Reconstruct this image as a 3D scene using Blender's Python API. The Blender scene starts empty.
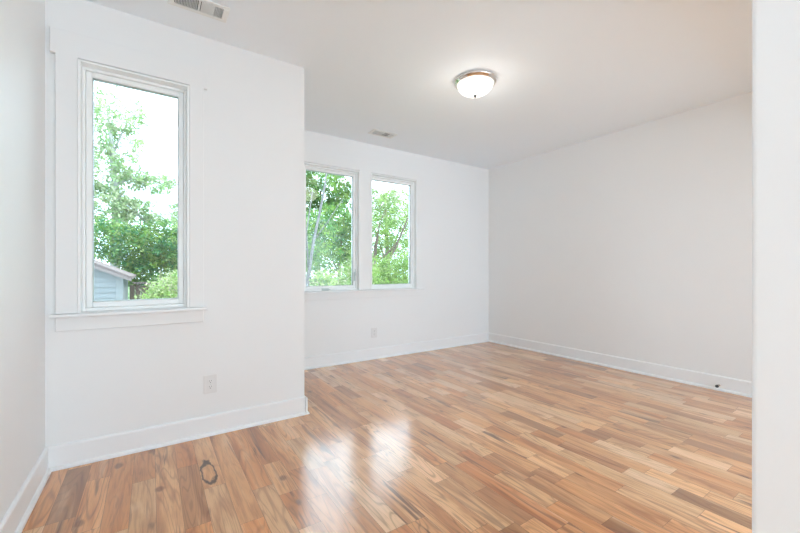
import bpy, bmesh, math, random
from mathutils import Vector, Matrix, Euler
PI = math.pi
C = bpy.context.scene.collection
SC = bpy.context.scene

# ------------------------------------------------------------ camera, sky, sun, lights, exposure
cd = bpy.data.cameras.new('camera'); cam = bpy.data.objects.new('camera', cd); C.objects.link(cam)
cam.location = (0, 0, 1.143)
cam.rotation_euler = (PI/2, 0, -math.radians(33.81))
cd.sensor_width = 36; cd.lens = 36*371.2/800; cd.shift_y = 3.07/800; cd.clip_start = 0.02; cd.clip_end = 300
SC.camera = cam
SKY = 7.0
w = bpy.data.worlds.new('sky'); SC.world = w; w.use_nodes = True
wt = w.node_tree; bg = wt.nodes['Background']
tc = wt.nodes.new('ShaderNodeTexCoord'); nz = wt.nodes.new('ShaderNodeTexNoise'); nz.inputs['Scale'].default_value = 2.2
nz.inputs['Detail'].default_value = 5
rp = wt.nodes.new('ShaderNodeValToRGB'); rp.color_ramp.elements[0].position = .35; rp.color_ramp.elements[1].position = .65
rp.color_ramp.elements[0].color = (.60, .79, 1, 1); rp.color_ramp.elements[1].color = (.75, .885, 1, 1)
wt.links.new(tc.outputs['Generated'], nz.inputs['Vector']); wt.links.new(nz.outputs['Fac'], rp.inputs['Fac'])
wt.links.new(rp.outputs['Color'], bg.inputs['Color']); bg.inputs['Strength'].default_value = SKY
sd = bpy.data.lights.new('sun', 'SUN'); sd.energy = 5; sd.angle = math.radians(3); sd.color = (1, .96, .9)
so = bpy.data.objects.new('sun', sd); C.objects.link(so)
so.rotation_euler = Vector((-.75, .12, -1.0)).to_track_quat('-Z', 'Y').to_euler(); so.location = (8, -2, 12)

def area(name, loc, direction, sx, sy, power, col):
    d = bpy.data.lights.new(name, 'AREA'); d.shape = 'RECTANGLE'; d.size = sx; d.size_y = sy; d.energy = power; d.color = col
    o = bpy.data.objects.new(name, d); C.objects.link(o); o.location = loc
    o.rotation_euler = Vector(direction).to_track_quat('-Z', 'Y').to_euler(); return o
# fill lamps added in the unseen hall, tilted up to brighten walls and ceiling
area('hall_fill', (2.5, -3.7, 1.0), (0, .7, 1.0), 3.4, 1.7, 80, (.68, .87, 1))
area('hall_fill_side', (4.3, -2.0, 1.3), (-1, .25, .35), 3.0, 2.0, 28, (.74, .90, 1))
# sky light portals at the three window openings
for (x, y) in ((-.073, 3.03), (1.795, 4.30), (2.677, 4.30)):
    p = area('window_portal', (x, y, 1.63), (0, -1, 0), .72 if y > 4 else .56, 1.46, 1, (1, 1, 1)); p.data.cycles.is_portal = True
SC.view_settings.view_transform = 'Standard'; SC.view_settings.look = 'None'
SC.view_settings.exposure = -0.10; SC.view_settings.gamma = 1; SC.view_settings.use_curve_mapping = False
SC.cycles.use_denoising = True
SC.cycles.max_bounces = 14; SC.cycles.diffuse_bounces = 8; SC.cycles.glossy_bounces = 4
SC.cycles.transparent_max_bounces = 12; SC.cycles.sample_clamp_indirect = 6

# ------------------------------------------------------------ helpers
def mat(name, col, rough=.5, metal=0, bump=0, bscale=200, vary=0, vscale=3, spec=.5):
    m = bpy.data.materials.new(name); m.use_nodes = True; nt = m.node_tree; b = nt.nodes['Principled BSDF']
    b.inputs['Base Color'].default_value = (*col, 1); b.inputs['Roughness'].default_value = rough
    b.inputs['Metallic'].default_value = metal; b.inputs['Specular IOR Level'].default_value = spec
    t = nt.nodes.new('ShaderNodeTexCoord')
    if vary:
        n = nt.nodes.new('ShaderNodeTexNoise'); n.inputs['Scale'].default_value = vscale; n.inputs['Detail'].default_value = 4
        mx = nt.nodes.new('ShaderNodeMix'); mx.data_type = 'RGBA'
        mx.inputs[6].default_value = (*[c*(1-vary) for c in col], 1); mx.inputs[7].default_value = (*[min(1, c*(1+vary)) for c in col], 1)
        nt.links.new(t.outputs['Object'], n.inputs['Vector']); nt.links.new(n.outputs['Fac'], mx.inputs[0])
        nt.links.new(mx.outputs[2], b.inputs['Base Color'])
    if bump:
        n = nt.nodes.new('ShaderNodeTexNoise'); n.inputs['Scale'].default_value = bscale
        bp = nt.nodes.new('ShaderNodeBump'); bp.inputs['Strength'].default_value = bump; bp.inputs['Distance'].default_value = .001
        nt.links.new(t.outputs['Object'], n.inputs['Vector']); nt.links.new(n.outputs['Fac'], bp.inputs['Height'])
        nt.links.new(bp.outputs['Normal'], b.inputs['Normal'])
    return m
M = {}
M['wall'] = mat('wall_paint', (.867, .870, .862), .55, bump=.15, bscale=350, vary=.006)
M['ceiling'] = mat('ceiling_paint', (.893, .948, .99), .7, bump=.2, bscale=300, vary=.006)
M['trim'] = mat('trim_paint', (.89, .90, .90), .32, vary=.004)
M['vinyl'] = mat('window_vinyl', (.94, .955, .945), .3, vary=.004)
M['plate'] = mat('outlet_plastic', (.80, .79, .775), .3, vary=.004)
M['slot'] = mat('outlet_slot', (.10, .10, .10), .6, vary=.05)
M['vent'] = mat('vent_enamel', (.84, .86, .85), .35, vary=.004)
M['duct'] = mat('duct_dark', (.16, .17, .165), .8, vary=.1)
M['chrome'] = mat('brushed_nickel', (.78, .74, .70), .12, 1, vary=.03, vscale=20)
M['finial'] = mat('dark_nickel', (.10, .095, .09), .4, .3, vary=.05)
M['rubber'] = mat('dark_rubber', (.05, .05, .05), .5, vary=.1)
M['gasket'] = mat('glazing_gasket', (.45, .49, .48), .5, vary=.05)
M['hardware'] = mat('lock_hardware', (.60, .67, .65), .35, vary=.02)
M['subfloor'] = mat('subfloor', (.10, .06, .035), .9, vary=.2)
M['grey_bark'] = mat('grey_bark', (.13, .125, .125), .9, bump=.6, bscale=30, vary=.3, vscale=12)
M['bark'] = mat('bark', (.09, .065, .05), .9, bump=.6, bscale=30, vary=.35, vscale=12)
M['pale_bark'] = mat('pale_bark', (.34, .34, .32), .9, bump=.6, bscale=30, vary=.25, vscale=12)
M['siding'] = mat('painted_siding', (.16, .175, .18), .6, vary=.04)
M['shingle'] = mat('roof_shingle', (.115, .09, .085), .9, bump=.6, bscale=60, vary=.2, vscale=30)
M['board'] = mat('weathered_board', (.14, .115, .11), .7, vary=.1)
M['fence'] = mat('weathered_wood', (.10, .072, .06), .85, bump=.4, bscale=60, vary=.3, vscale=14)
M['grass'] = mat('lawn', (.10, .17, .05), .95, bump=1, bscale=80, vary=.4, vscale=8)
M['bounce'] = mat('pale_bounce', (.76, .75, .72), .9, bump=1, bscale=90, vary=.12, vscale=40)  # pale surface for the added ground that bounces light indoors
M['exterior'] = mat('exterior_siding', (.5, .5, .48), .7, vary=.05)

def glass():
    m = bpy.data.materials.new('clear_glass'); m.use_nodes = True; nt = m.node_tree; nt.nodes.clear()
    o = nt.nodes.new('ShaderNodeOutputMaterial'); t = nt.nodes.new('ShaderNodeBsdfTransparent'); g = nt.nodes.new('ShaderNodeBsdfGlossy')
    g.inputs['Roughness'].default_value = 0.0; t.inputs['Color'].default_value = (.955, .975, .965, 1)
    f = nt.nodes.new('ShaderNodeFresnel'); f.inputs['IOR'].default_value = 1.45; mx = nt.nodes.new('ShaderNodeMixShader')
    nt.links.new(f.outputs[0], mx.inputs[0]); nt.links.new(t.outputs[0], mx.inputs[1]); nt.links.new(g.outputs[0], mx.inputs[2])
    nt.links.new(mx.outputs[0], o.inputs['Surface']); return m
M['glass'] = glass()
def leafmat(name, sat=1):
    m = bpy.data.materials.new(name); m.use_nodes = True; nt = m.node_tree; nt.nodes.clear()
    o = nt.nodes.new('ShaderNodeOutputMaterial'); a = nt.nodes.new('ShaderNodeAttribute'); a.attribute_name = 'tone'
    d = nt.nodes.new('ShaderNodeBsdfPrincipled'); t = nt.nodes.new('ShaderNodeBsdfTranslucent'); mx = nt.nodes.new('ShaderNodeMixShader')
    d.inputs['Roughness'].default_value = .45
    mx.inputs[0].default_value = .45
    nt.links.new(a.outputs['Color'], d.inputs['Base Color']); nt.links.new(a.outputs['Color'], t.inputs['Color'])
    nt.links.new(d.outputs[0], mx.inputs[1]); nt.links.new(t.outputs[0], mx.inputs[2]); nt.links.new(mx.outputs[0], o.inputs['Surface'])
    return m
M['leaf'] = leafmat('leaf')
def opal():
    m = mat('opal_glass_bowl', (.9, .88, .84), .25, vary=.01); b = m.node_tree.nodes['Principled BSDF']
    b.inputs['Emission Color'].default_value = (1, .93, .84, 1); b.inputs['Emission Strength'].default_value = 1.1
    return m
M['opal'] = opal()

def box(bm, x0, x1, y0, y1, z0, z1, mi=0):
    v = [bm.verts.new(p) for p in ((x0,y0,z0),(x1,y0,z0),(x1,y1,z0),(x0,y1,z0),(x0,y0,z1),(x1,y0,z1),(x1,y1,z1),(x0,y1,z1))]
    for f in ((3,2,1,0),(4,5,6,7),(0,1,5,4),(1,2,6,5),(2,3,7,6),(3,0,4,7)):
        fc = bm.faces.new([v[i] for i in f]); fc.material_index = mi
def tbox(bm, M4, sx, sy, sz):
    v = [bm.verts.new(M4 @ Vector(p)) for p in ((-sx,-sy,-sz),(sx,-sy,-sz),(sx,sy,-sz),(-sx,sy,-sz),(-sx,-sy,sz),(sx,-sy,sz),(sx,sy,sz),(-sx,sy,sz))]
    for f in ((3,2,1,0),(4,5,6,7),(0,1,5,4),(1,2,6,5),(2,3,7,6),(3,0,4,7)): bm.faces.new([v[i] for i in f])
def lathe(bm, prof, n=48, M4=Matrix()):
    rings = []
    for r, z in prof:
        if r < 1e-6: rings.append([bm.verts.new(M4 @ Vector((0, 0, z)))])
        else: rings.append([bm.verts.new(M4 @ Vector((r*math.cos(2*PI*i/n), r*math.sin(2*PI*i/n), z))) for i in range(n)])
    for a, b in zip(rings, rings[1:]):
        for i in range(n):
            j = (i+1) % n
            if len(a) == 1 and len(b) == 1: continue
            if len(a) == 1: bm.faces.new((a[0], b[j], b[i]))
            elif len(b) == 1: bm.faces.new((a[i], a[j], b[0]))
            else: bm.faces.new((a[i], a[j], b[j], b[i]))
def extrude_poly(bm, pts, fn, t0, t1):
    a = [bm.verts.new(fn(p, t0)) for p in pts]; b = [bm.verts.new(fn(p, t1)) for p in pts]
    n = len(pts)
    for i in range(n): bm.faces.new((a[i], a[(i+1) % n], b[(i+1) % n], b[i]))
    bm.faces.new(a[::-1]); bm.faces.new(b)
def obj(name, bm, m, parent=None, smooth=False, bevel=0, seg=2):
    bmesh.ops.recalc_face_normals(bm, faces=bm.faces)
    me = bpy.data.meshes.new(name); bm.to_mesh(me); bm.free()
    for mm in (m if isinstance(m, (list, tuple)) else [m]): me.materials.append(mm)
    if smooth:
        for p in me.polygons: p.use_smooth = True
    o = bpy.data.objects.new(name, me); C.objects.link(o)
    if parent: o.parent = parent
    if bevel:
        b = o.modifiers.new('bevel', 'BEVEL'); b.width = bevel; b.segments = seg; b.limit_method = 'ANGLE'
    return o
def B(name, boxes, m, parent=None, bevel=0, seg=2):
    bm = bmesh.new()
    for b in boxes: box(bm, *b)
    return obj(name, bm, m, parent, bevel=bevel, seg=seg)
def struct(o): o['kind'] = 'structure'; return o
def thing(name, label, cat, loc=(0, 0, 0), rz=0, group=None):
    o = bpy.data.objects.new(name, None); C.objects.link(o); o.location = loc; o.rotation_euler = (0, 0, rz)
    o.empty_display_size = .1
    o['label'] = label; o['category'] = cat
    if group: o['group'] = group
    return o
def dup(root, loc, rz, label):
    r = root.copy(); C.objects.link(r); r.location = loc; r.rotation_euler = (0, 0, rz); r['label'] = label
    for ch in list(root.children):
        c = ch.copy(); C.objects.link(c); c.parent = r
        for g in ch.children:
            d = g.copy(); C.objects.link(d); d.parent = c
    return r

# ------------------------------------------------------------ room shell
H = 2.74; XL = -.50; XC = 1.008; XR = 4.474; YN = 2.868; YB = 4.139; T = .15; HB = -4.0
YF0, YF1 = .085, .205          # the short wall at the right of the opening, XJ its end
XJ = .90
def wall_y(name, y0, y1, x0, x1, holes, m=M['wall']):   # wall along X with openings (hx0,hx1,hz0,hz1)
    bs = []; x = x0
    for hx0, hx1, hz0, hz1 in holes:
        bs.append((x, hx0, y0, y1, 0, H)); bs.append((hx0, hx1, y0, y1, 0, hz0)); bs.append((hx0, hx1, y0, y1, hz1, H)); x = hx1
    bs.append((x, x1, y0, y1, 0, H)); return struct(B(name, bs, m))
W1 = (-.357, .211, .875, 2.372); W2 = (1.432, 2.158, .875, 2.368); W3 = (2.313, 3.041, .875, 2.368)
wall_y('wall_near_window', YN, YN+T, XL, XC, [W1])
struct(B('wall_alcove_side', [(XC-T, XC, YN+T, YB+T, 0, H)], M['wall']))
wall_y('wall_back', YB, YB+T, XC, XR, [W2, W3])
struct(B('wall_left', [(XL-T, XL, HB, YN+T, 0, H)], M['wall']))
struct(B('wall_right', [(XR, XR+T, HB, YB+T, 0, H)], M['wall']))
struct(B('wall_front', [(XJ, XJ+.75, YF0, YF1, 0, H), (4.1, XR, YF0, YF1, 0, H), (XJ+.75, 4.1, YF0, YF1, 2.35, H)], M['wall'], bevel=.009, seg=4))  # wide unseen opening added to pass the hall fill into the room
wall_y('wall_rear', HB-T, HB, XL-T, XR+T, [(.8, 4.3, .2, 2.4)])
struct(B('ceiling', [(XL-T, XR+T, HB-T, YN+T, H, H+.2), (XC-T, XR+T, YN+T, YB+T, H, H+.2)], M['ceiling']))

# baseboards with a shoe moulding, one per wall
BH, BT = .137, .015
def base(name, a, b, nrm, e0=0, e1=0):
    a = Vector((*a, 0)); b = Vector((*b, 0)); d = (b-a).normalized(); n = Vector((*nrm, 0)); a -= d*e0; b += d*e1
    pts = [(0, 0), (.031, 0), (.0305, .008), (.027, .015), (.021, .0195), (BT, .021), (BT, BH-.010), (BT-.003, BH-.003), (BT-.008, BH), (0, BH)]
    bm = bmesh.new(); L = (b-a).length
    extrude_poly(bm, pts, lambda p, t: a + d*t + n*p[0] + Vector((0, 0, p[1]+.0006)), 0, L)
    return struct(obj(name, bm, M['trim']))
g = .0008
base('baseboard_left', (XL+g, .0), (XL+g, YN-g), (1, 0))
base('baseboard_near', (XL+.0, YN-g), (XC+.0, YN-g), (0, -1), 0, 0)
bm = bmesh.new()
# corner return: the near baseboard turns round the outside corner
base('baseboard_alcove', (XC+g, YN-.0), (XC+g, YB), (1, 0), .031, 0)
bm.free()
base('baseboard_back', (XC+.0, YB-g), (XR, YB-g), (0, -1))
base('baseboard_right', (XR-g, YF1), (XR-g, YB), (-1, 0))
base('baseboard_front', (XJ+.05, YF1+g), (XJ+.74, YF1+g), (0, 1))

# ------------------------------------------------------------ oak strip floor (planks and figure are surface pattern: one mesh)
SPEC = [(0,2.26,2.81,'D'),(-1,2.26,2.90,'O'),(0,1.75,2.26,'O'),(1,2.60,2.90,'R'),(1,2.11,2.60,'T'),(2,2.03,2.90,'O'),(3,2.44,2.90,'R'),(3,1.9,2.44,'G'),
 (4,1.85,2.90,'P'),(5,2.48,2.90,'R'),(5,1.88,2.48,'B'),(5,1.5,1.88,'O'),(6,2.17,2.90,'T'),(6,1.70,2.17,'P'),(7,1.78,2.90,'T'),(8,2.02,2.9,'O'),(8,1.5,2.02,'P'),
 (9,2.25,2.9,'R'),(9,1.90,2.25,'T'),(9,1.6,1.90,'R'),(10,2.1,2.8,'T'),(12,2.08,2.68,'T'),(15,1.17,1.74,'P'),
 (19,1.42,1.72,'O2'),(18,.97,1.62,'O2'),(17,1.08,1.37,'B2'),(20,1.30,1.60,'B'),(21,1.19,1.33,'B2'),(22,1.19,1.44,'P'),(19,1.09,1.42,'P'),
 (26,.70,.97,'P'),(25,.45,.80,'D2'),(26,.40,.70,'P'),(20,.70,.88,'B2'),(24,.45,.66,'P'),(28,1.30,1.47,'D2'),(28,1.04,1.30,'P'),(32,.60,1.0,'D2'),
 (28,1.73,2.43,'W'),(25,1.65,1.87,'W'),(22,1.85,2.10,'W'),(30,2.68,2.94,'W'),(35,1.78,2.22,'B2'),(26,1.5,2.01,'B2'),(18,2.96,3.36,'B2'),(19,3.11,3.75,'P'),
 (29,3.31,3.66,'D2'),(25,2.58,2.79,'W'),(21,1.98,2.29,'O2'),(37,1.0,1.51,'B2'),(29,1.42,1.56,'P')]
TONE = {'D': (.250,.135,.072), 'O': (.580,.300,.135), 'R': (.500,.250,.115), 'T': (.620,.370,.195), 'G': (.540,.385,.240), 'P': (.690,.465,.280),
        'B': (.460,.255,.130), 'O2': (.490,.220,.090), 'B2': (.370,.200,.105), 'D2': (.320,.175,.095), 'W': (.760,.565,.385)}
def make_floor():
    rnd = random.Random(11); PW = .1035; X0 = -.395; gp = .0005
    planks = []
    bag = ['T']*13 + ['O']*6 + ['P']*7 + ['R']*2 + ['G']*2 + ['B']*2 + ['W']*3
    def fill(i, y0, y1):
        y = y0
        while y < y1 - .001:
            L = rnd.choice((rnd.uniform(.22, .5), rnd.uniform(.4, 1.0)))
            if y1 - (y+L) < .2: L = y1-y
            planks.append((i, y, y+L, rnd.choice(bag))); y += L
    for i in range(-2, 48):
        sp = sorted([s for s in SPEC if s[0] == i], key=lambda s: s[1]); y = HB - rnd.uniform(0, .5)
        for s in sp:
            if s[1] > y + .02: fill(i, y, s[1])
            planks.append((i, max(y, s[1]), s[2], s[3])); y = s[2]
        fill(i, y, 4.4)
    V = []; F = []; cols = []; seeds = []; figs = []; strk = []; mi = []
    def quad(x0, x1, y0, y1, z):
        n = len(V); V.extend([(x0,y0,z),(x1,y0,z),(x1,y1,z),(x0,y1,z)]); F.append((n, n+1, n+2, n+3))
    for i, y0, y1, t in planks:
        x0 = X0+i*PW; x1 = x0+PW
        x0 = max(x0, XL); x1 = min(x1, XR); y0 = max(y0, HB); y1 = min(y1, YB)
        if x1 <= x0+.002 or y1 <= y0+.002: continue
        if x0 < XC-.12 and y1 > YN+.05: y1 = YN+.05
        if y1 <= y0: continue
        quad(x0+gp, x1-gp, y0+gp, y1-gp, 0)
        c = TONE[t]; k = rnd.uniform(.88, 1.1); h = rnd.uniform(-.04, .04)
        c = [c[q]*.80 + (.60, .35, .18)[q]*.20 for q in range(3)]; cols.append((c[0]*k*(1+h), c[1]*k, c[2]*k*(1-h), 1)); seeds.append(rnd.uniform(0, 50))
        figs.append(rnd.choice((.4, .7, 1.0)) if t not in 'DB' else 1.0); strk.append(rnd.random()**2 if t != 'W' else 0); mi.append(0)
    n0 = len(F)
    quad(XL-.1, XC-.1, HB-.1, YN+.1, -.003); quad(XC-.1, XR+.1, HB-.1, YB+.1, -.003)
    for _ in range(2): cols.append((.1,.06,.03,1)); seeds.append(0); figs.append(0); strk.append(0); mi.append(1)
    me = bpy.data.meshes.new('floor'); me.from_pydata(V, [], F); me.materials.append(floor_mat()); me.materials.append(M['subfloor'])
    a = me.attributes.new('tone', 'FLOAT_COLOR', 'FACE')
    for k, c in enumerate(cols): a.data[k].color = c
    for nm, arr in (('seed', seeds), ('figure', figs), ('streak', strk)):
        a = me.attributes.new(nm, 'FLOAT', 'FACE'); a.data.foreach_set('value', arr)
    me.polygons.foreach_set('material_index', mi)
    o = bpy.data.objects.new('floor', me); C.objects.link(o); struct(o)
def floor_mat():
    m = bpy.data.materials.new('oak_strip_floor'); m.use_nodes = True; nt = m.node_tree; N = nt.nodes; L = nt.links; b = N['Principled BSDF']
    def attr(n): a = N.new('ShaderNodeAttribute'); a.attribute_name = n; return a
    def math_(op, a, b_=None, clamp=False):
        x = N.new('ShaderNodeMath'); x.operation = op; x.use_clamp = clamp
        for k, v in ((0, a), (1, b_)):
            if v is None: continue
            if isinstance(v, (int, float)): x.inputs[k].default_value = v
            else: L.new(v, x.inputs[k])
        return x.outputs[0]
    def sep(v): s = N.new('ShaderNodeSeparateXYZ'); L.new(v, s.inputs[0]); return s.outputs
    def comb(x, y, z):
        c = N.new('ShaderNodeCombineXYZ')
        for k, v in enumerate((x, y, z)):
            if isinstance(v, (int, float)): c.inputs[k].default_value = v
            else: L.new(v, c.inputs[k])
        return c.outputs[0]
    def noise(vec, scale, detail=3, dist=0, rough=.5):
        n = N.new('ShaderNodeTexNoise'); n.inputs['Scale'].default_value = scale; n.inputs['Detail'].default_value = detail
        n.inputs['Distortion'].default_value = dist; n.inputs['Roughness'].default_value = rough; L.new(vec, n.inputs['Vector']); return n.outputs['Fac']
    def mixc(f, a, b_, mode='MIX'):
        x = N.new('ShaderNodeMix'); x.data_type = 'RGBA'; x.blend_type = mode
        for k, v in ((0, f), (6, a), (7, b_)):
            if isinstance(v, (int, float)): x.inputs[k].default_value = v
            elif isinstance(v, tuple): x.inputs[k].default_value = v
            else: L.new(v, x.inputs[k])
        return x.outputs[2]
    def sm(v, lo, hi):
        r = N.new('ShaderNodeMapRange'); r.interpolation_type = 'SMOOTHSTEP'; L.new(v, r.inputs[0]); r.inputs[1].default_value = lo; r.inputs[2].default_value = hi
        return r.outputs[0]
    t = N.new('ShaderNodeTexCoord'); X, Y, Z = sep(t.outputs['Object'])
    seed = attr('seed').outputs['Fac']; fig = attr('figure').outputs['Fac']; stk = attr('streak').outputs['Fac']; tone = attr('tone').outputs['Color']
    # growth rings: contour lines of a smooth field stretched along the plank
    fld = noise(comb(math_('MULTIPLY', X, 7.0), math_('MULTIPLY', Y, .75), seed), 1.0, 2, .35)
    ring = math_('PINGPONG', math_('MULTIPLY', fld, 34.0), 1.0)
    line = sm(ring, .55, 1.0)
    fine = noise(comb(math_('MULTIPLY', X, 220.0), math_('MULTIPLY', Y, 9.0), seed), 1.0, 3)
    broad = noise(comb(math_('MULTIPLY', X, 14.0), math_('MULTIPLY', Y, 1.4), seed), 1.0, 3, .8)
    st = noise(comb(math_('MULTIPLY', X, 26.0), math_('MULTIPLY', Y, 1.9), math_('ADD', seed, 9.0)), 1.0, 3, .7)
    c = mixc(math_('MULTIPLY', math_('MULTIPLY', line, fig), .48), tone, (.20, .10, .05, 1))
    dark = mixc(1.0, c, (.62, .50, .42, 1), 'MULTIPLY')
    c = mixc(math_('MULTIPLY', sm(broad, .48, .70), .85), c, dark)
    light = mixc(.5, c, (.80, .62, .45, 1))
    c = mixc(math_('MULTIPLY', sm(broad, .47, .28), .65), c, light)
    c = mixc(math_('MULTIPLY', sm(fine, .48, .75), .40), c, (.25, .13, .07, 1))
    c = mixc(math_('MULTIPLY', math_('MULTIPLY', sm(st, .56, .68), stk), .95), c, (.11, .06, .04, 1))
    # knots
    v = N.new('ShaderNodeTexVoronoi'); v.inputs['Scale'].default_value = 1.0; v.inputs['Randomness'].default_value = 1
    wob = noise(comb(math_('MULTIPLY', X, 26.0), math_('MULTIPLY', Y, 12.0), seed), 1.0, 3)
    L.new(comb(math_('MULTIPLY', X, 5.0), math_('MULTIPLY', Y, 2.2), seed), v.inputs['Vector'])
    kd = math_('ADD', v.outputs['Distance'], math_('MULTIPLY', math_('SUBTRACT', wob, .5), .12))
    knot = math_('SUBTRACT', 1.0, sm(kd, .02, .10)); halo = math_('SUBTRACT', 1.0, sm(kd, .10, .30))
    c = mixc(math_('MULTIPLY', halo, .35), c, (.30, .14, .06, 1))
    c = mixc(math_('MULTIPLY', knot, .75), c, (.10, .05, .03, 1))
    # one open knot outlined in black on the board near the window wall, and two brown knots
    def ell(cx, cy, rx, ry, wb):
        dx = math_('DIVIDE', math_('SUBTRACT', X, cx), rx); dy = math_('DIVIDE', math_('SUBTRACT', Y, cy), ry)
        r = math_('SQRT', math_('ADD', math_('MULTIPLY', dx, dx), math_('MULTIPLY', dy, dy)))
        return math_('ADD', r, math_('MULTIPLY', math_('SUBTRACT', wob, .5), wb))
    e = ell(.270, 2.345, .031, .125, 1.3)
    rim = math_('SUBTRACT', 1.0, sm(math_('ABSOLUTE', math_('SUBTRACT', e, 1.0)), .05, .24))
    c = mixc(math_('MULTIPLY', rim, .9), c, (.035, .03, .028, 1))
    for cx, cy, rx, ry in ((.037, 2.302, .022, .03), (-.159, 2.71, .022, .04), (-.27, 2.19, .02, .03), (.60, 2.05, .02, .03)):
        k = math_('SUBTRACT', 1.0, sm(ell(cx, cy, rx, ry, .7), .55, 1.3))
        c = mixc(math_('MULTIPLY', k, .7), c, (.14, .06, .03, 1))
    hs = N.new('ShaderNodeHueSaturation'); hs.inputs['Saturation'].default_value = FSAT; hs.inputs['Value'].default_value = FVAL
    L.new(c, hs.inputs['Color'])
    L.new(mixc(1.0, hs.outputs[0], (1.22, 1.04, .86, 1), 'MULTIPLY'), b.inputs['Base Color'])
    b.inputs['Roughness'].default_value = .32; b.inputs['Specular IOR Level'].default_value = .2
    b.inputs['Coat Weight'].default_value = 1.0; b.inputs['Coat Roughness'].default_value = .15; b.inputs['Coat IOR'].default_value = 1.6
    bp = N.new('ShaderNodeBump'); bp.inputs['Strength'].default_value = .25; bp.inputs['Distance'].default_value = .0015
    hgt = math_('ADD', math_('MULTIPLY', fine, .5), math_('MULTIPLY', noise(comb(math_('MULTIPLY', X, 12.0), math_('MULTIPLY', Y, 4.0), seed), 1.0, 2), 1.2))
    L.new(hgt, bp.inputs['Height']); L.new(bp.outputs['Normal'], b.inputs['Normal']); L.new(bp.outputs['Normal'], b.inputs['Coat Normal'])
    return m
FSAT, FVAL = 1.0, 1.0
make_floor()

# ------------------------------------------------------------ windows (openings in the shell, with frame, sash, pane)
def window(name, W, yw, crank=False, case=True):
    x0, x1, z0, z1 = W; r = thing(name, '', '', (0, 0, 0)); del r['label']; del r['category']; r['kind'] = 'structure'
    def ring(bm, a, b, c, d, tl, y0, y1, tb=None, tt=None):   # rectangular frame of bar width tl
        tb = tl if tb is None else tb; tt = tl if tt is None else tt
        box(bm, a, a+tl, y0, y1, c, d); box(bm, b-tl, b, y0, y1, c, d)
        box(bm, a+tl, b-tl, y0, y1, c, c+tb); box(bm, a+tl, b-tl, y0, y1, d-tt, d)
    zb = .889                                # top of the stool
    bm = bmesh.new(); ring(bm, x0+.0005, x1-.0005, zb, z1-.0005, .012, yw-.026, yw+.145, .002)
    obj('window_frame', bm, M['vinyl'], r, bevel=.001)
    bm = bmesh.new(); ring(bm, x0+.0125, x1-.0125, zb+.0025, z1-.0125, .016, yw+.03, yw+.12, .020)
    obj('window_frame', bm, M['vinyl'], r, bevel=.003)
    bm = bmesh.new(); ring(bm, x0+.029, x1-.029, zb+.023, z1-.029, .030, yw+.045, yw+.105, .034)
    sash = obj('sash', bm, M['vinyl'], r, bevel=.005)
    bm = bmesh.new(); ring(bm, x0+.0592, x1-.0592, zb+.0572, z1-.0592, .0035, yw+.058, yw+.092)
    obj('gasket', bm, M['gasket'], sash)
    B('pane', [(x0+.0628, x1-.0628, yw+.074, yw+.077, zb+.0608, z1-.0628)], M['glass'], sash)
    if crank:
        cx = 1.72; bm = bmesh.new()
        box(bm, cx-.045, cx+.045, yw+.026, yw+.0445, zb+.004, zb+.030); box(bm, cx-.010, cx+.060, yw+.014, yw+.026, zb+.012, zb+.022)
        obj('crank_handle', bm, M['hardware'], r, bevel=.003)
        B('lock_lever', [(x1-.055, x1-.040, yw+.022, yw+.0445, 1.00, 1.115), (x1-.052, x1-.043, yw+.008, yw+.022, 1.06, 1.15)], M['hardware'], r, bevel=.003)
    return r
window('window_1', W1, YN); window('window_2', W2, YB, crank=True); window('window_3', W3, YB)
def surround(n, yw, xs, zh, hx0, hx1, sx0, sx1, ax0, ax1):
    # flat craftsman casing: uprights, wider head board with ears, stool and apron
    r = thing('trim_%d' % n, '', ''); del r['label']; del r['category']; r['kind'] = 'structure'
    zt = zh+.142; pts2 = [(hx0, zt), (hx0, zh)]
    for a, b in xs: pts2 += [(a, zh), (a, .8895), (b, .8895), (b, zh)]
    pts2 += [(hx1, zh), (hx1, zt)]
    cl_ = []
    for p in pts2:
        if not cl_ or (abs(cl_[-1][0]-p[0]) > 1e-6 or abs(cl_[-1][1]-p[1]) > 1e-6): cl_.append(p)
    bm = bmesh.new(); extrude_poly(bm, cl_, lambda p, t: Vector((p[0], t, p[1])), yw-.024, yw-.0005)
    obj('casing', bm, M['wall'], r, bevel=.003)
    bm = bmesh.new()
    pts = [(0, 0), (.054, 0), (.059, .004), (.060, .010), (.059, .016), (.054, .020), (0, .020)]
    extrude_poly(bm, pts, lambda p, t: Vector((t, yw-.0005-p[0], .868+p[1])), sx0, sx1)
    obj('stool', bm, M['trim'], r)
    B('apron', [(ax0, ax1, yw-.024, yw-.0005, .7875, .8675)], M['wall'], r, bevel=.003)
    return r
surround(1, YN, [(-.455, W1[0]-.0005), (W1[1]+.0005, .296)], 2.378, -.478, .318, -.474, .316, -.455, .296)
surround(2, YB, [(W2[0]-.105, W2[0]-.0005), (W2[1]+.0005, W3[0]-.0005), (W3[1]+.0005, 3.112)], 2.374, W2[0]-.128, 3.135, W2[0]-.125, 3.137, W2[0]-.105, 3.112)

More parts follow.
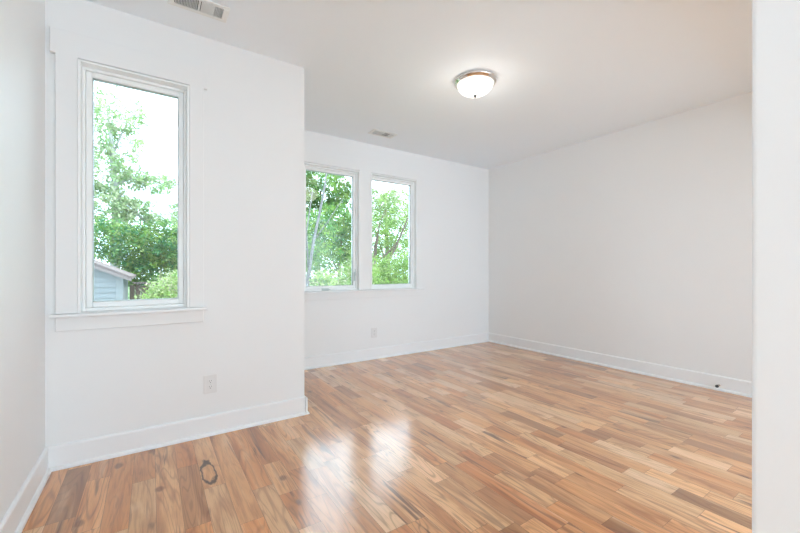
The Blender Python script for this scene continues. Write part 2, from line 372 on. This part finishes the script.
# ------------------------------------------------------------ ceiling light
LX, LY = 2.272, 2.251
cl = thing('ceiling_light', 'round flush ceiling light with polished metal rim and glowing white glass bowl', 'ceiling light', (LX, LY, H))
bm = bmesh.new()
lathe(bm, [(0, -.0005), (.168, -.0005), (.177, -.006), (.179, -.014), (.176, -.022), (.168, -.027), (.163, -.030), (.160, -.036), (.153, -.038), (.150, -.034), (0, -.030)], 72)
obj('rim', bm, M['chrome'], cl, smooth=True)
bm = bmesh.new(); pr = [(.149, -.036)]
for k in range(1, 13):
    a = k/12*PI/2; pr.append((.149*math.cos(a), -.036-.090*math.sin(a)))
pr[-1] = (0, -.126); lathe(bm, pr, 72); obj('glass_bowl', bm, M['opal'], cl, smooth=True)
bm = bmesh.new(); lathe(bm, [(0, -.124), (.014, -.1255), (.015, -.129), (.009, -.133), (.011, -.137), (.008, -.144), (0, -.147)], 24)
obj('finial', bm, M['finial'], cl, smooth=True)
ld = bpy.data.lights.new('bulb_glow', 'POINT'); ld.energy = 3; ld.color = (1, .95, .88); ld.shadow_soft_size = .12
lo = bpy.data.objects.new('bulb_glow', ld); C.objects.link(lo); lo.location = (LX, LY, H-.30)

# ------------------------------------------------------------ ceiling registers
def vent(loc, rz, label):
    t = thing('ceiling_vent', label, 'vent', loc, rz, 'ceiling registers')
    bm = bmesh.new(); a, b_, c, d = .160, .080, .128, .050
    box(bm, -a, a, -b_, -d, -.007, -.0005); box(bm, -a, a, d, b_, -.007, -.0005); box(bm, -a, -c, -d, d, -.007, -.0005); box(bm, c, a, -d, d, -.007, -.0005)
    box(bm, -.006, .006, -d, d, -.007, -.0005)
    obj('frame', bm, M['vent'], t, bevel=.003)
    B('backing', [(-c, c, -d, d, -.0015, -.0005)], M['duct'], t)
    n = 15
    for s in (-1, 1):
        bm = bmesh.new()
        for k in range(n):
            x = s*(.010 + (k+.5)*(c-.012)/n)
            Mx = Matrix.Translation((x, 0, -.0055)) @ Matrix.Rotation(math.radians(62 if s < 0 else -28 if k < 9 else 62), 4, 'Y')
            tbox(bm, Mx, .0045 if s < 0 or k >= 9 else .005, d, .0005)
        obj('louvres', bm, M['vent'], t)
    return t
v1 = vent((.240, 2.538, H), 0, 'white ceiling vent above the large single window by the left wall')
dup(v1, (2.257, 3.735, H), 0, 'white ceiling vent above the far pair of windows, nearest the back wall')

# ------------------------------------------------------------ outlets
def outlet(loc, rz, label):       # faces -Y in its own space
    t = thing('wall_outlet', label, 'outlet', loc, rz, 'wall outlets')
    B('cover_plate', [(-.041, .041, -.006, -.0005, -.063, .063)], M['plate'], t, bevel=.003)
    for s in (-1, 1):
        z = s*.0195
        rec = B('receptacle', [(-.0165, .0165, -.0078, -.0062, z-.014, z+.014)], M['plate'], t, bevel=.0008)
        B('slots', [(-.0075, -.0055, -.0082, -.0079, z-.001, z+.008), (.0055, .0075, -.0082, -.0079, z+.000, z+.008), (-.0022, .0022, -.0082, -.0079, z-.010, z-.005)], M['slot'], rec)
    bm = bmesh.new(); lathe(bm, [(0, 0), (.003, 0), (.003, .0012), (0, .0012)], 12, Matrix.Translation((0, -.0062, 0)) @ Matrix.Rotation(PI/2, 4, 'X'))
    obj('screw', bm, M['hardware'], t)
    return t
o1 = outlet((.339, YN, .351), 0, 'white duplex outlet on the near window wall beside the large single window')
dup(o1, (2.375, YB, .335), 0, 'white duplex outlet on the back wall below the pair of windows')
dup(o1, (XR, 3.40, .335), PI/2, 'white duplex outlet low on the long right wall near the far corner')

# ------------------------------------------------------------ door stop on the right baseboard
ds = thing('door_stop', 'small dark door stop sticking out of the right wall baseboard', 'door stop', (XR-.0165, 1.235, .052))
R = Matrix.Rotation(-PI/2, 4, 'Y')
bm = bmesh.new(); lathe(bm, [(0, 0), (.012, 0), (.012, .004), (.006, .007), (0, .007)], 24, R); obj('base', bm, M['chrome'], ds, smooth=True)
bm = bmesh.new(); lathe(bm, [(0, .0072), (.0055, .0072)] + [(.0055 + .001*(k % 2), .0072+.0018*k) for k in range(1, 24)] + [(.0045, .050), (0, .050)], 20, R)
obj('spring', bm, M['chrome'], ds, smooth=True)
bm = bmesh.new(); lathe(bm, [(0, .0502), (.010, .0502), (.013, .054), (.013, .068), (.009, .073), (0, .073)], 24, R); obj('rubber_tip', bm, M['rubber'], ds, smooth=True)

# ------------------------------------------------------------ outside
GZ = -1.0
bm = bmesh.new(); box(bm, -40, 60, YB+T+.2, 90, GZ-.1, GZ); struct(obj('ground', bm, M['grass']))
struct(B('bounce_slab', [(-6, 12, YB+T+.2, 7.0, GZ, GZ+.02)], M['bounce']))  # unseen pale slab added to bounce light up to the ceiling
bm = bmesh.new(); box(bm, XL-T, XC-T-.01, HB-T, YN+T, GZ, -.2); box(bm, XC-T, XR+T, HB-T, YB+T, GZ, -.2); box(bm, XL-T, XR+T, HB-T, YN+T, -.2, -.0035) if False else None
struct(obj('foundation', bm, M['exterior']))
G1 = [(.22, .42, .06), (.14, .32, .05), (.30, .50, .10), (.10, .24, .06), (.38, .52, .16)]
G2 = [(.06, .20, .05), (.10, .30, .08), (.05, .15, .06), (.16, .36, .10), (.08, .26, .05)]
G3 = [(.40, .55, .18), (.50, .60, .28), (.30, .48, .10), (.58, .55, .38), (.22, .40, .08)]
G4 = [(.40, .58, .26), (.32, .50, .22), (.48, .62, .30), (.58, .66, .42)]
def foliage(name, blobs, pal, parent, seed, size=.075):
    rnd = random.Random(seed); V = []; F = []; cols = []
    for (cx, cy, cz, rx, ry, rz, n) in blobs:
        # leaves sit in small sprays scattered through the blob
        ns = max(1, n//14)
        for s in range(ns):
            while True:
                p = Vector((rnd.uniform(-1, 1), rnd.uniform(-1, 1), rnd.uniform(-1, 1)))
                if p.length <= 1: break
            p = p.normalized()*(p.length**.6)
            q = Vector((cx+p.x*rx, cy+p.y*ry, cz+p.z*rz)); axis = Vector((rnd.gauss(0, 1), rnd.gauss(0, 1), rnd.gauss(0, .5)-.2)).normalized()
            c0 = rnd.choice(pal); k0 = rnd.uniform(.75, 1.25)
            for j in range(14):
                o = q + axis*rnd.uniform(-.16, .16) + Vector((rnd.gauss(0, .05), rnd.gauss(0, .05), rnd.gauss(0, .05)))
                L = size*rnd.uniform(.6, 1.3); Wd = L*.42
                u = (axis + Vector((rnd.gauss(0, .6), rnd.gauss(0, .6), rnd.gauss(0, .5)-.3))).normalized()
                v = u.cross(Vector((rnd.gauss(0, 1), rnd.gauss(0, 1), rnd.gauss(0, 1)+.6))).normalized(); nrm = u.cross(v)
                b = len(V)
                V.extend([tuple(o), tuple(o+u*L*.5+v*Wd*.5+nrm*L*.06), tuple(o+u*L), tuple(o+u*L*.5-v*Wd*.5+nrm*L*.06)])
                F.append((b, b+1, b+2, b+3)); k = .72*k0*rnd.uniform(.85, 1.15); cols.append((c0[0]*k, c0[1]*k, c0[2]*k, 1))
    me = bpy.data.meshes.new(name); me.from_pydata(V, [], F); me.materials.append(M['leaf'])
    a = me.attributes.new('tone', 'FLOAT_COLOR', 'FACE')
    fl = [x for c in cols for x in c]; a.data.foreach_set('color', fl)
    o = bpy.data.objects.new(name, me); C.objects.link(o); o.parent = parent; return o
def tube(bm, pts, n=8):
    rings = []
    for i, (p, r) in enumerate(pts):
        p = Vector(p); d = (Vector(pts[min(i+1, len(pts)-1)][0]) - Vector(pts[max(i-1, 0)][0])).normalized()
        x = d.cross(Vector((.3, 1, .1))).normalized(); y = d.cross(x)
        rings.append([bm.verts.new(p + (x*math.cos(2*PI*k/n) + y*math.sin(2*PI*k/n))*r) for k in range(n)])
    for a, b in zip(rings, rings[1:]):
        for k in range(n): bm.faces.new((a[k], a[(k+1) % n], b[(k+1) % n], b[k]))
    bm.faces.new(rings[0][::-1]); bm.faces.new(rings[-1])
def plant(name, label, cat, base, stems, blobs, pal, seed, size=.075, bark='bark', part='trunk', group=None):
    t = thing(name, label, cat, (*base, GZ), 0, group)
    inv = Vector((-base[0], -base[1], -GZ))
    bm = bmesh.new()
    for s in stems: tube(bm, [(Vector(p)+inv, r) for p, r in s])
    obj(part, bm, M[bark], t, smooth=True)
    foliage('foliage', [(b[0]+inv.x, b[1]+inv.y, b[2]+inv.z, *b[3:]) for b in blobs], pal, t, seed, size)
    return t
# seen through the single window
plant('tree', 'pale thin tree with sparse leaves behind the shed, through the single window', 'tree', (-.95, 14),
      [[((-.95, 14, GZ), .16), ((-.90, 14, 1.6), .13), ((-.88, 14, 3.3), .10), ((-1.0, 14, 5.0), .06), ((-1.1, 14, 6.0), .02)],
       [((-.88, 14, 3.1), .06), ((-.5, 14, 2.95), .045), ((-.1, 13.9, 2.6), .02), ((.2, 13.9, 2.45), .01)],
       [((-.9, 14, 3.7), .05), ((-.4, 14, 4.0), .03), ((.25, 14, 3.9), .01)],
       [((-.95, 14, 4.6), .04), ((-.7, 14, 5.4), .02), ((-.45, 14, 6.0), .01)]],
      [(-.95, 14, 5.9, .8, .7, .7, 1500), (-1.6, 14, 5.2, .8, .8, .9, 1400), (-.75, 14, 4.9, .6, .5, .5, 700), (-1.2, 14, 4.0, .75, .7, .8, 1900), (.15, 14, 3.85, .5, .4, .32, 700), (-.5, 14, 4.0, .5, .4, .35, 800), (-.45, 14, 3.0, .65, .4, .35, 1400), (.15, 14, 2.7, .35, .3, .2, 500), (-1.1, 13.9, 2.9, .7, .6, .8, 2400), (-2.0, 14, 3.4, .8, .8, 1.6, 2500)], G4, 3, .12, 'pale_bark')
plant('large_shrub', 'dense dark green shrub with rounded top beside the shed, through the single window', 'shrub', (.2, 12.6),
      [[((.2, 12.6, GZ), .08), ((.1, 12.6, .6), .06), ((-.1, 12.6, 1.6), .03)], [((.2, 12.6, GZ), .07), ((.5, 12.6, .6), .05), ((.7, 12.6, 1.7), .02)]],
      [(-.35, 12.6, 1.75, .7, .65, .62, 5500), (.25, 12.6, 1.85, .75, .65, .66, 5200), (.85, 12.6, 1.7, .7, .65, .65, 4500), (.3, 12.6, 1.05, 1.1, .65, .55, 10000), (0.3, 12.6, 0, 1.2, .7, .8, 2500), (-1.0, 12.8, 1.95, .5, .5, .55, 2600)],
      G1+G2[1:2]+G2[3:4]+[(.05, .26, .10), (.06, .22, .08)], 5, .09, part='stem')
plant('shrub', 'light yellow green shrub low at the bottom right, through the single window', 'shrub', (.25, 8),
      [[((.25, 8, GZ), .04), ((.2, 8, .1), .03), ((.1, 8, .7), .01)]],
      [(.10, 8, .56, .26, .35, .24, 2200), (.35, 8, .76, .34, .35, .32, 3200), (.32, 8, 0, .5, .5, .6, 1800)], G3, 7, .055, part='stem')
plant('distant_tree', 'distant dull green tree at the right edge of the single window', 'tree', (1.3, 20),
      [[((1.3, 20, GZ), .15), ((1.3, 20, 3.0), .06)]], [(1.3, 20, 3.5, .65, .7, .95, 3000), (1.5, 20, 1.8, .9, .8, 1.2, 2500)], G4, 8, .13)
# shed: gable end towards the house, ridge off to the left
sh = thing('shed', 'pale blue clapboard shed with low pitched roof, through the single window', 'shed', (-1.66, 10.2, GZ))
bm = bmesh.new(); hw, dp, ez, rz = 1.18, 1.15, 2.02, 2.55
prof = [(-hw, 0), (hw, 0), (hw, ez), (0, rz), (-hw, ez)]
extrude_poly(bm, prof, lambda p, t: Vector((p[0], t, p[1])), -dp, dp)
wl = obj('wall', bm, M['siding'], sh)
bm = bmesh.new()
for k in range(24):       # clapboards on the two visible faces
    z = .02+k*.105; half = hw if z+.05 < ez else max(.02, hw*(rz-z-.06)/(rz-ez))
    v = [bm.verts.new(p) for p in ((-half, -dp-.022, z), (half, -dp-.022, z), (half, -dp-.004, z+.105), (-half, -dp-.004, z+.105), (-half, -dp-.001, z), (half, -dp-.001, z))]
    bm.faces.new(v[:4]); bm.faces.new((v[0], v[4], v[5], v[1]))
obj('siding', bm, M['siding'], sh)
for s in (-1, 1):
    bm = bmesh.new()
    extrude_poly(bm, [(0, rz+.01), (s*(hw+.16), ez-.07+.01), (s*(hw+.16), ez-.01), (0, rz+.08)], lambda p, t: Vector((p[0], t, p[1])), -dp-.18, dp+.18)
    obj('roof', bm, M['shingle'], sh)
    bm = bmesh.new()
    extrude_poly(bm, [(0, rz-.03), (s*(hw+.16), ez-.11), (s*(hw+.16), ez-.055), (0, rz+.025)], lambda p, t: Vector((p[0], t, p[1])), -dp-.21, -dp-.182)
    obj('bargeboard', bm, M['board'], sh)
B('corner_board', [(hw-.09, hw+.024, -dp-.03, -dp+.07, 0, ez-.02)], M['siding'], sh)
fn = thing('wooden_fence', 'weathered brown plank fence beside the shed, through the single window', 'fence', (.3, 10.6, GZ))
B('boards', [(-.72+k*.11, -.72+k*.11+.10, -.01, .01, .05, 1.78+.02*math.sin(k*2.3)) for k in range(14)], M['fence'], fn)
B('rail', [(-.64, .95, .0105, .05, .5, .58), (-.64, .95, .0105, .05, 1.35, 1.43)], M['fence'], fn)
B('cap', [(-.66, .95, -.06, .08, 1.81, 1.85)], M['shingle'], fn)

# seen through the pair of windows
plant('tree', 'leafy tree with slanting pale trunk at the left of the far left window', 'tree', (2.9, 8.2),
      [[((2.9, 8.2, GZ), .05), ((2.96, 8.2, .9), .042), ((3.10, 8.2, 1.8), .034), ((3.34, 8.2, 2.9), .024), ((3.5, 8.2, 4), .012)],
       [((2.98, 8.2, 1.1), .022), ((2.93, 8.2, 2.0), .016), ((3.1, 8.25, 3.0), .01)],
       [((3.10, 8.2, 1.8), .014), ((3.5, 8.3, 2.3), .01), ((3.9, 8.3, 2.9), .006)]],
      [(3.4, 8.8, 1.9, .7, .5, .7, 1500), (2.7, 8.6, 2.0, .5, .45, .7, 1200), (2.9, 8.8, 1.2, .7, .4, .6, 1400)], G1+G2, 21, .085, 'grey_bark')
plant('tree', 'bright green bushy tree filling the far left window', 'tree', (5.2, 11.2),
      [[((5.2, 11.2, GZ), .08), ((5.1, 11.2, 1.0), .05), ((5.2, 11.2, 2.2), .03), ((5.3, 11.2, 3.0), .015)], [((5.1, 11.2, 1.0), .03), ((4.6, 11.2, 2.0), .02), ((4.4, 11.2, 2.8), .01)]],
      [(5.1, 11.3, 2.7, 1.0, .6, .6, 3000), (4.4, 11.3, 2.3, .9, .5, .7, 3500), (5.5, 11.2, 2.1, .8, .5, .8, 3500), (4.9, 11.0, 1.1, 1.1, .5, .9, 4500), (6.0, 11.1, 1.0, .8, .5, .8, 3500), (5.1, 11.2, -.1, 1.4, .5, .8, 2500)], G1+G3[:1]+G2[:2], 22, .09)
plant('tree', 'tall shady green tree standing farthest back behind the far left window', 'tree', (7.0, 18),
      [[((7, 18, GZ), .2), ((7, 18, 2), .13), ((7.2, 18, 5.2), .04)], [((7, 18, 2), .08), ((8.2, 18, 4.6), .03)], [((7, 18, 1.6), .08), ((5.8, 18, 4.6), .03)]],
      [(7.2, 18, 5.3, 1.7, .8, 1.2, 6500), (5.6, 18, 5.0, 1.5, .8, 1.4, 6500), (8.8, 18, 4.3, 1.4, .8, 1.5, 5000), (7.0, 17.8, 2.4, 2.6, .8, 1.4, 7000), (5.4, 18, 2.2, 1.2, .8, 1.4, 3000)], G1+G2[1:2]+G2[3:4], 23, .15)
plant('shrub', 'yellow green shrub along the bottom of the far left window', 'shrub', (3.95, 7.3),
      [[((3.95, 7.3, GZ), .04), ((3.9, 7.3, .2), .03), ((3.83, 7.3, 1.05), .01)]],
      [(3.6, 7.3, .95, .37, .3, .32, 1500), (3.92, 7.35, 1.22, .32, .3, .36, 1500), (3.75, 7.3, .25, .55, .4, .65, 1500), (3.1, 7.35, .83, .36, .3, .32, 1200)], G3, 24, .06, part='stem')
plant('tree', 'tree with two bare forking brown limbs in the middle of the far right window', 'tree', (5.35, 9),
      [[((5.3, 9, GZ), .075), ((5.42, 9, .6), .045), ((5.52, 9, 1.2), .038), ((5.85, 9, 1.75), .032), ((6.2, 9, 2.43), .025), ((6.5, 9, 3.1), .015)],
       [((5.3, 9, 1.0), .03), ((5.35, 9, 1.42), .02), ((5.75, 9, 1.74), .024), ((5.9, 9, 1.95), .01)],
       [((5.30, 9.3, .4), .07), ((5.30, 9.3, 1.2), .055), ((5.40, 9.3, 1.9), .045), ((5.5, 9.3, 2.4), .02), ((5.7, 9.3, 2.9), .01)]],
      [(5.9, 9.5, 2.9, .8, .35, .45, 700), (6.4, 9.5, 2.3, .6, .35, .8, 1500), (5.5, 9.55, 2.1, .5, .3, .7, 900), (6.0, 9.5, 1.7, .6, .35, .5, 900)], G3[:3]+G1, 25, .075)
plant('shrub', 'bright green shrub along the bottom of the far right window', 'shrub', (5.25, 8.1),
      [[((5.25, 8.1, GZ), .05), ((5.25, 8.1, .4), .03), ((5.3, 8.1, 1.2), .01)]],
      [(5.35, 8.1, 1.12, .58, .33, .42, 3000), (4.85, 8.1, .88, .45, .33, .33, 2400), (5.25, 8.1, .3, .7, .4, .75, 2400), (5.9, 8.15, 1.18, .42, .33, .6, 1600)], G3[:3]+G1, 26, .06, part='stem')
plant('tree', 'pale airy tree with sky showing between its leaves behind the far right window', 'tree', (8.2, 13),
      [[((8.2, 13, GZ), .15), ((8.1, 13, 1.5), .11), ((8.0, 13, 3.6), .04)], [((8.1, 13, 1.5), .06), ((9.0, 13, 3.5), .02)], [((8.1, 13, 1.2), .06), ((7.4, 13, 3.0), .02)]],
      [(8.7, 13, 3.7, 1.2, .7, .9, 4200), (7.6, 13, 3.4, .9, .6, 1.0, 3600), (8.2, 13, 1.9, 1.6, .7, .9, 3500), (8.2, 12.8, .6, 1.9, .7, .9, 4000), (9.6, 13, 2.6, .9, .7, 1.4, 2200)], G3+G4, 27, .11)
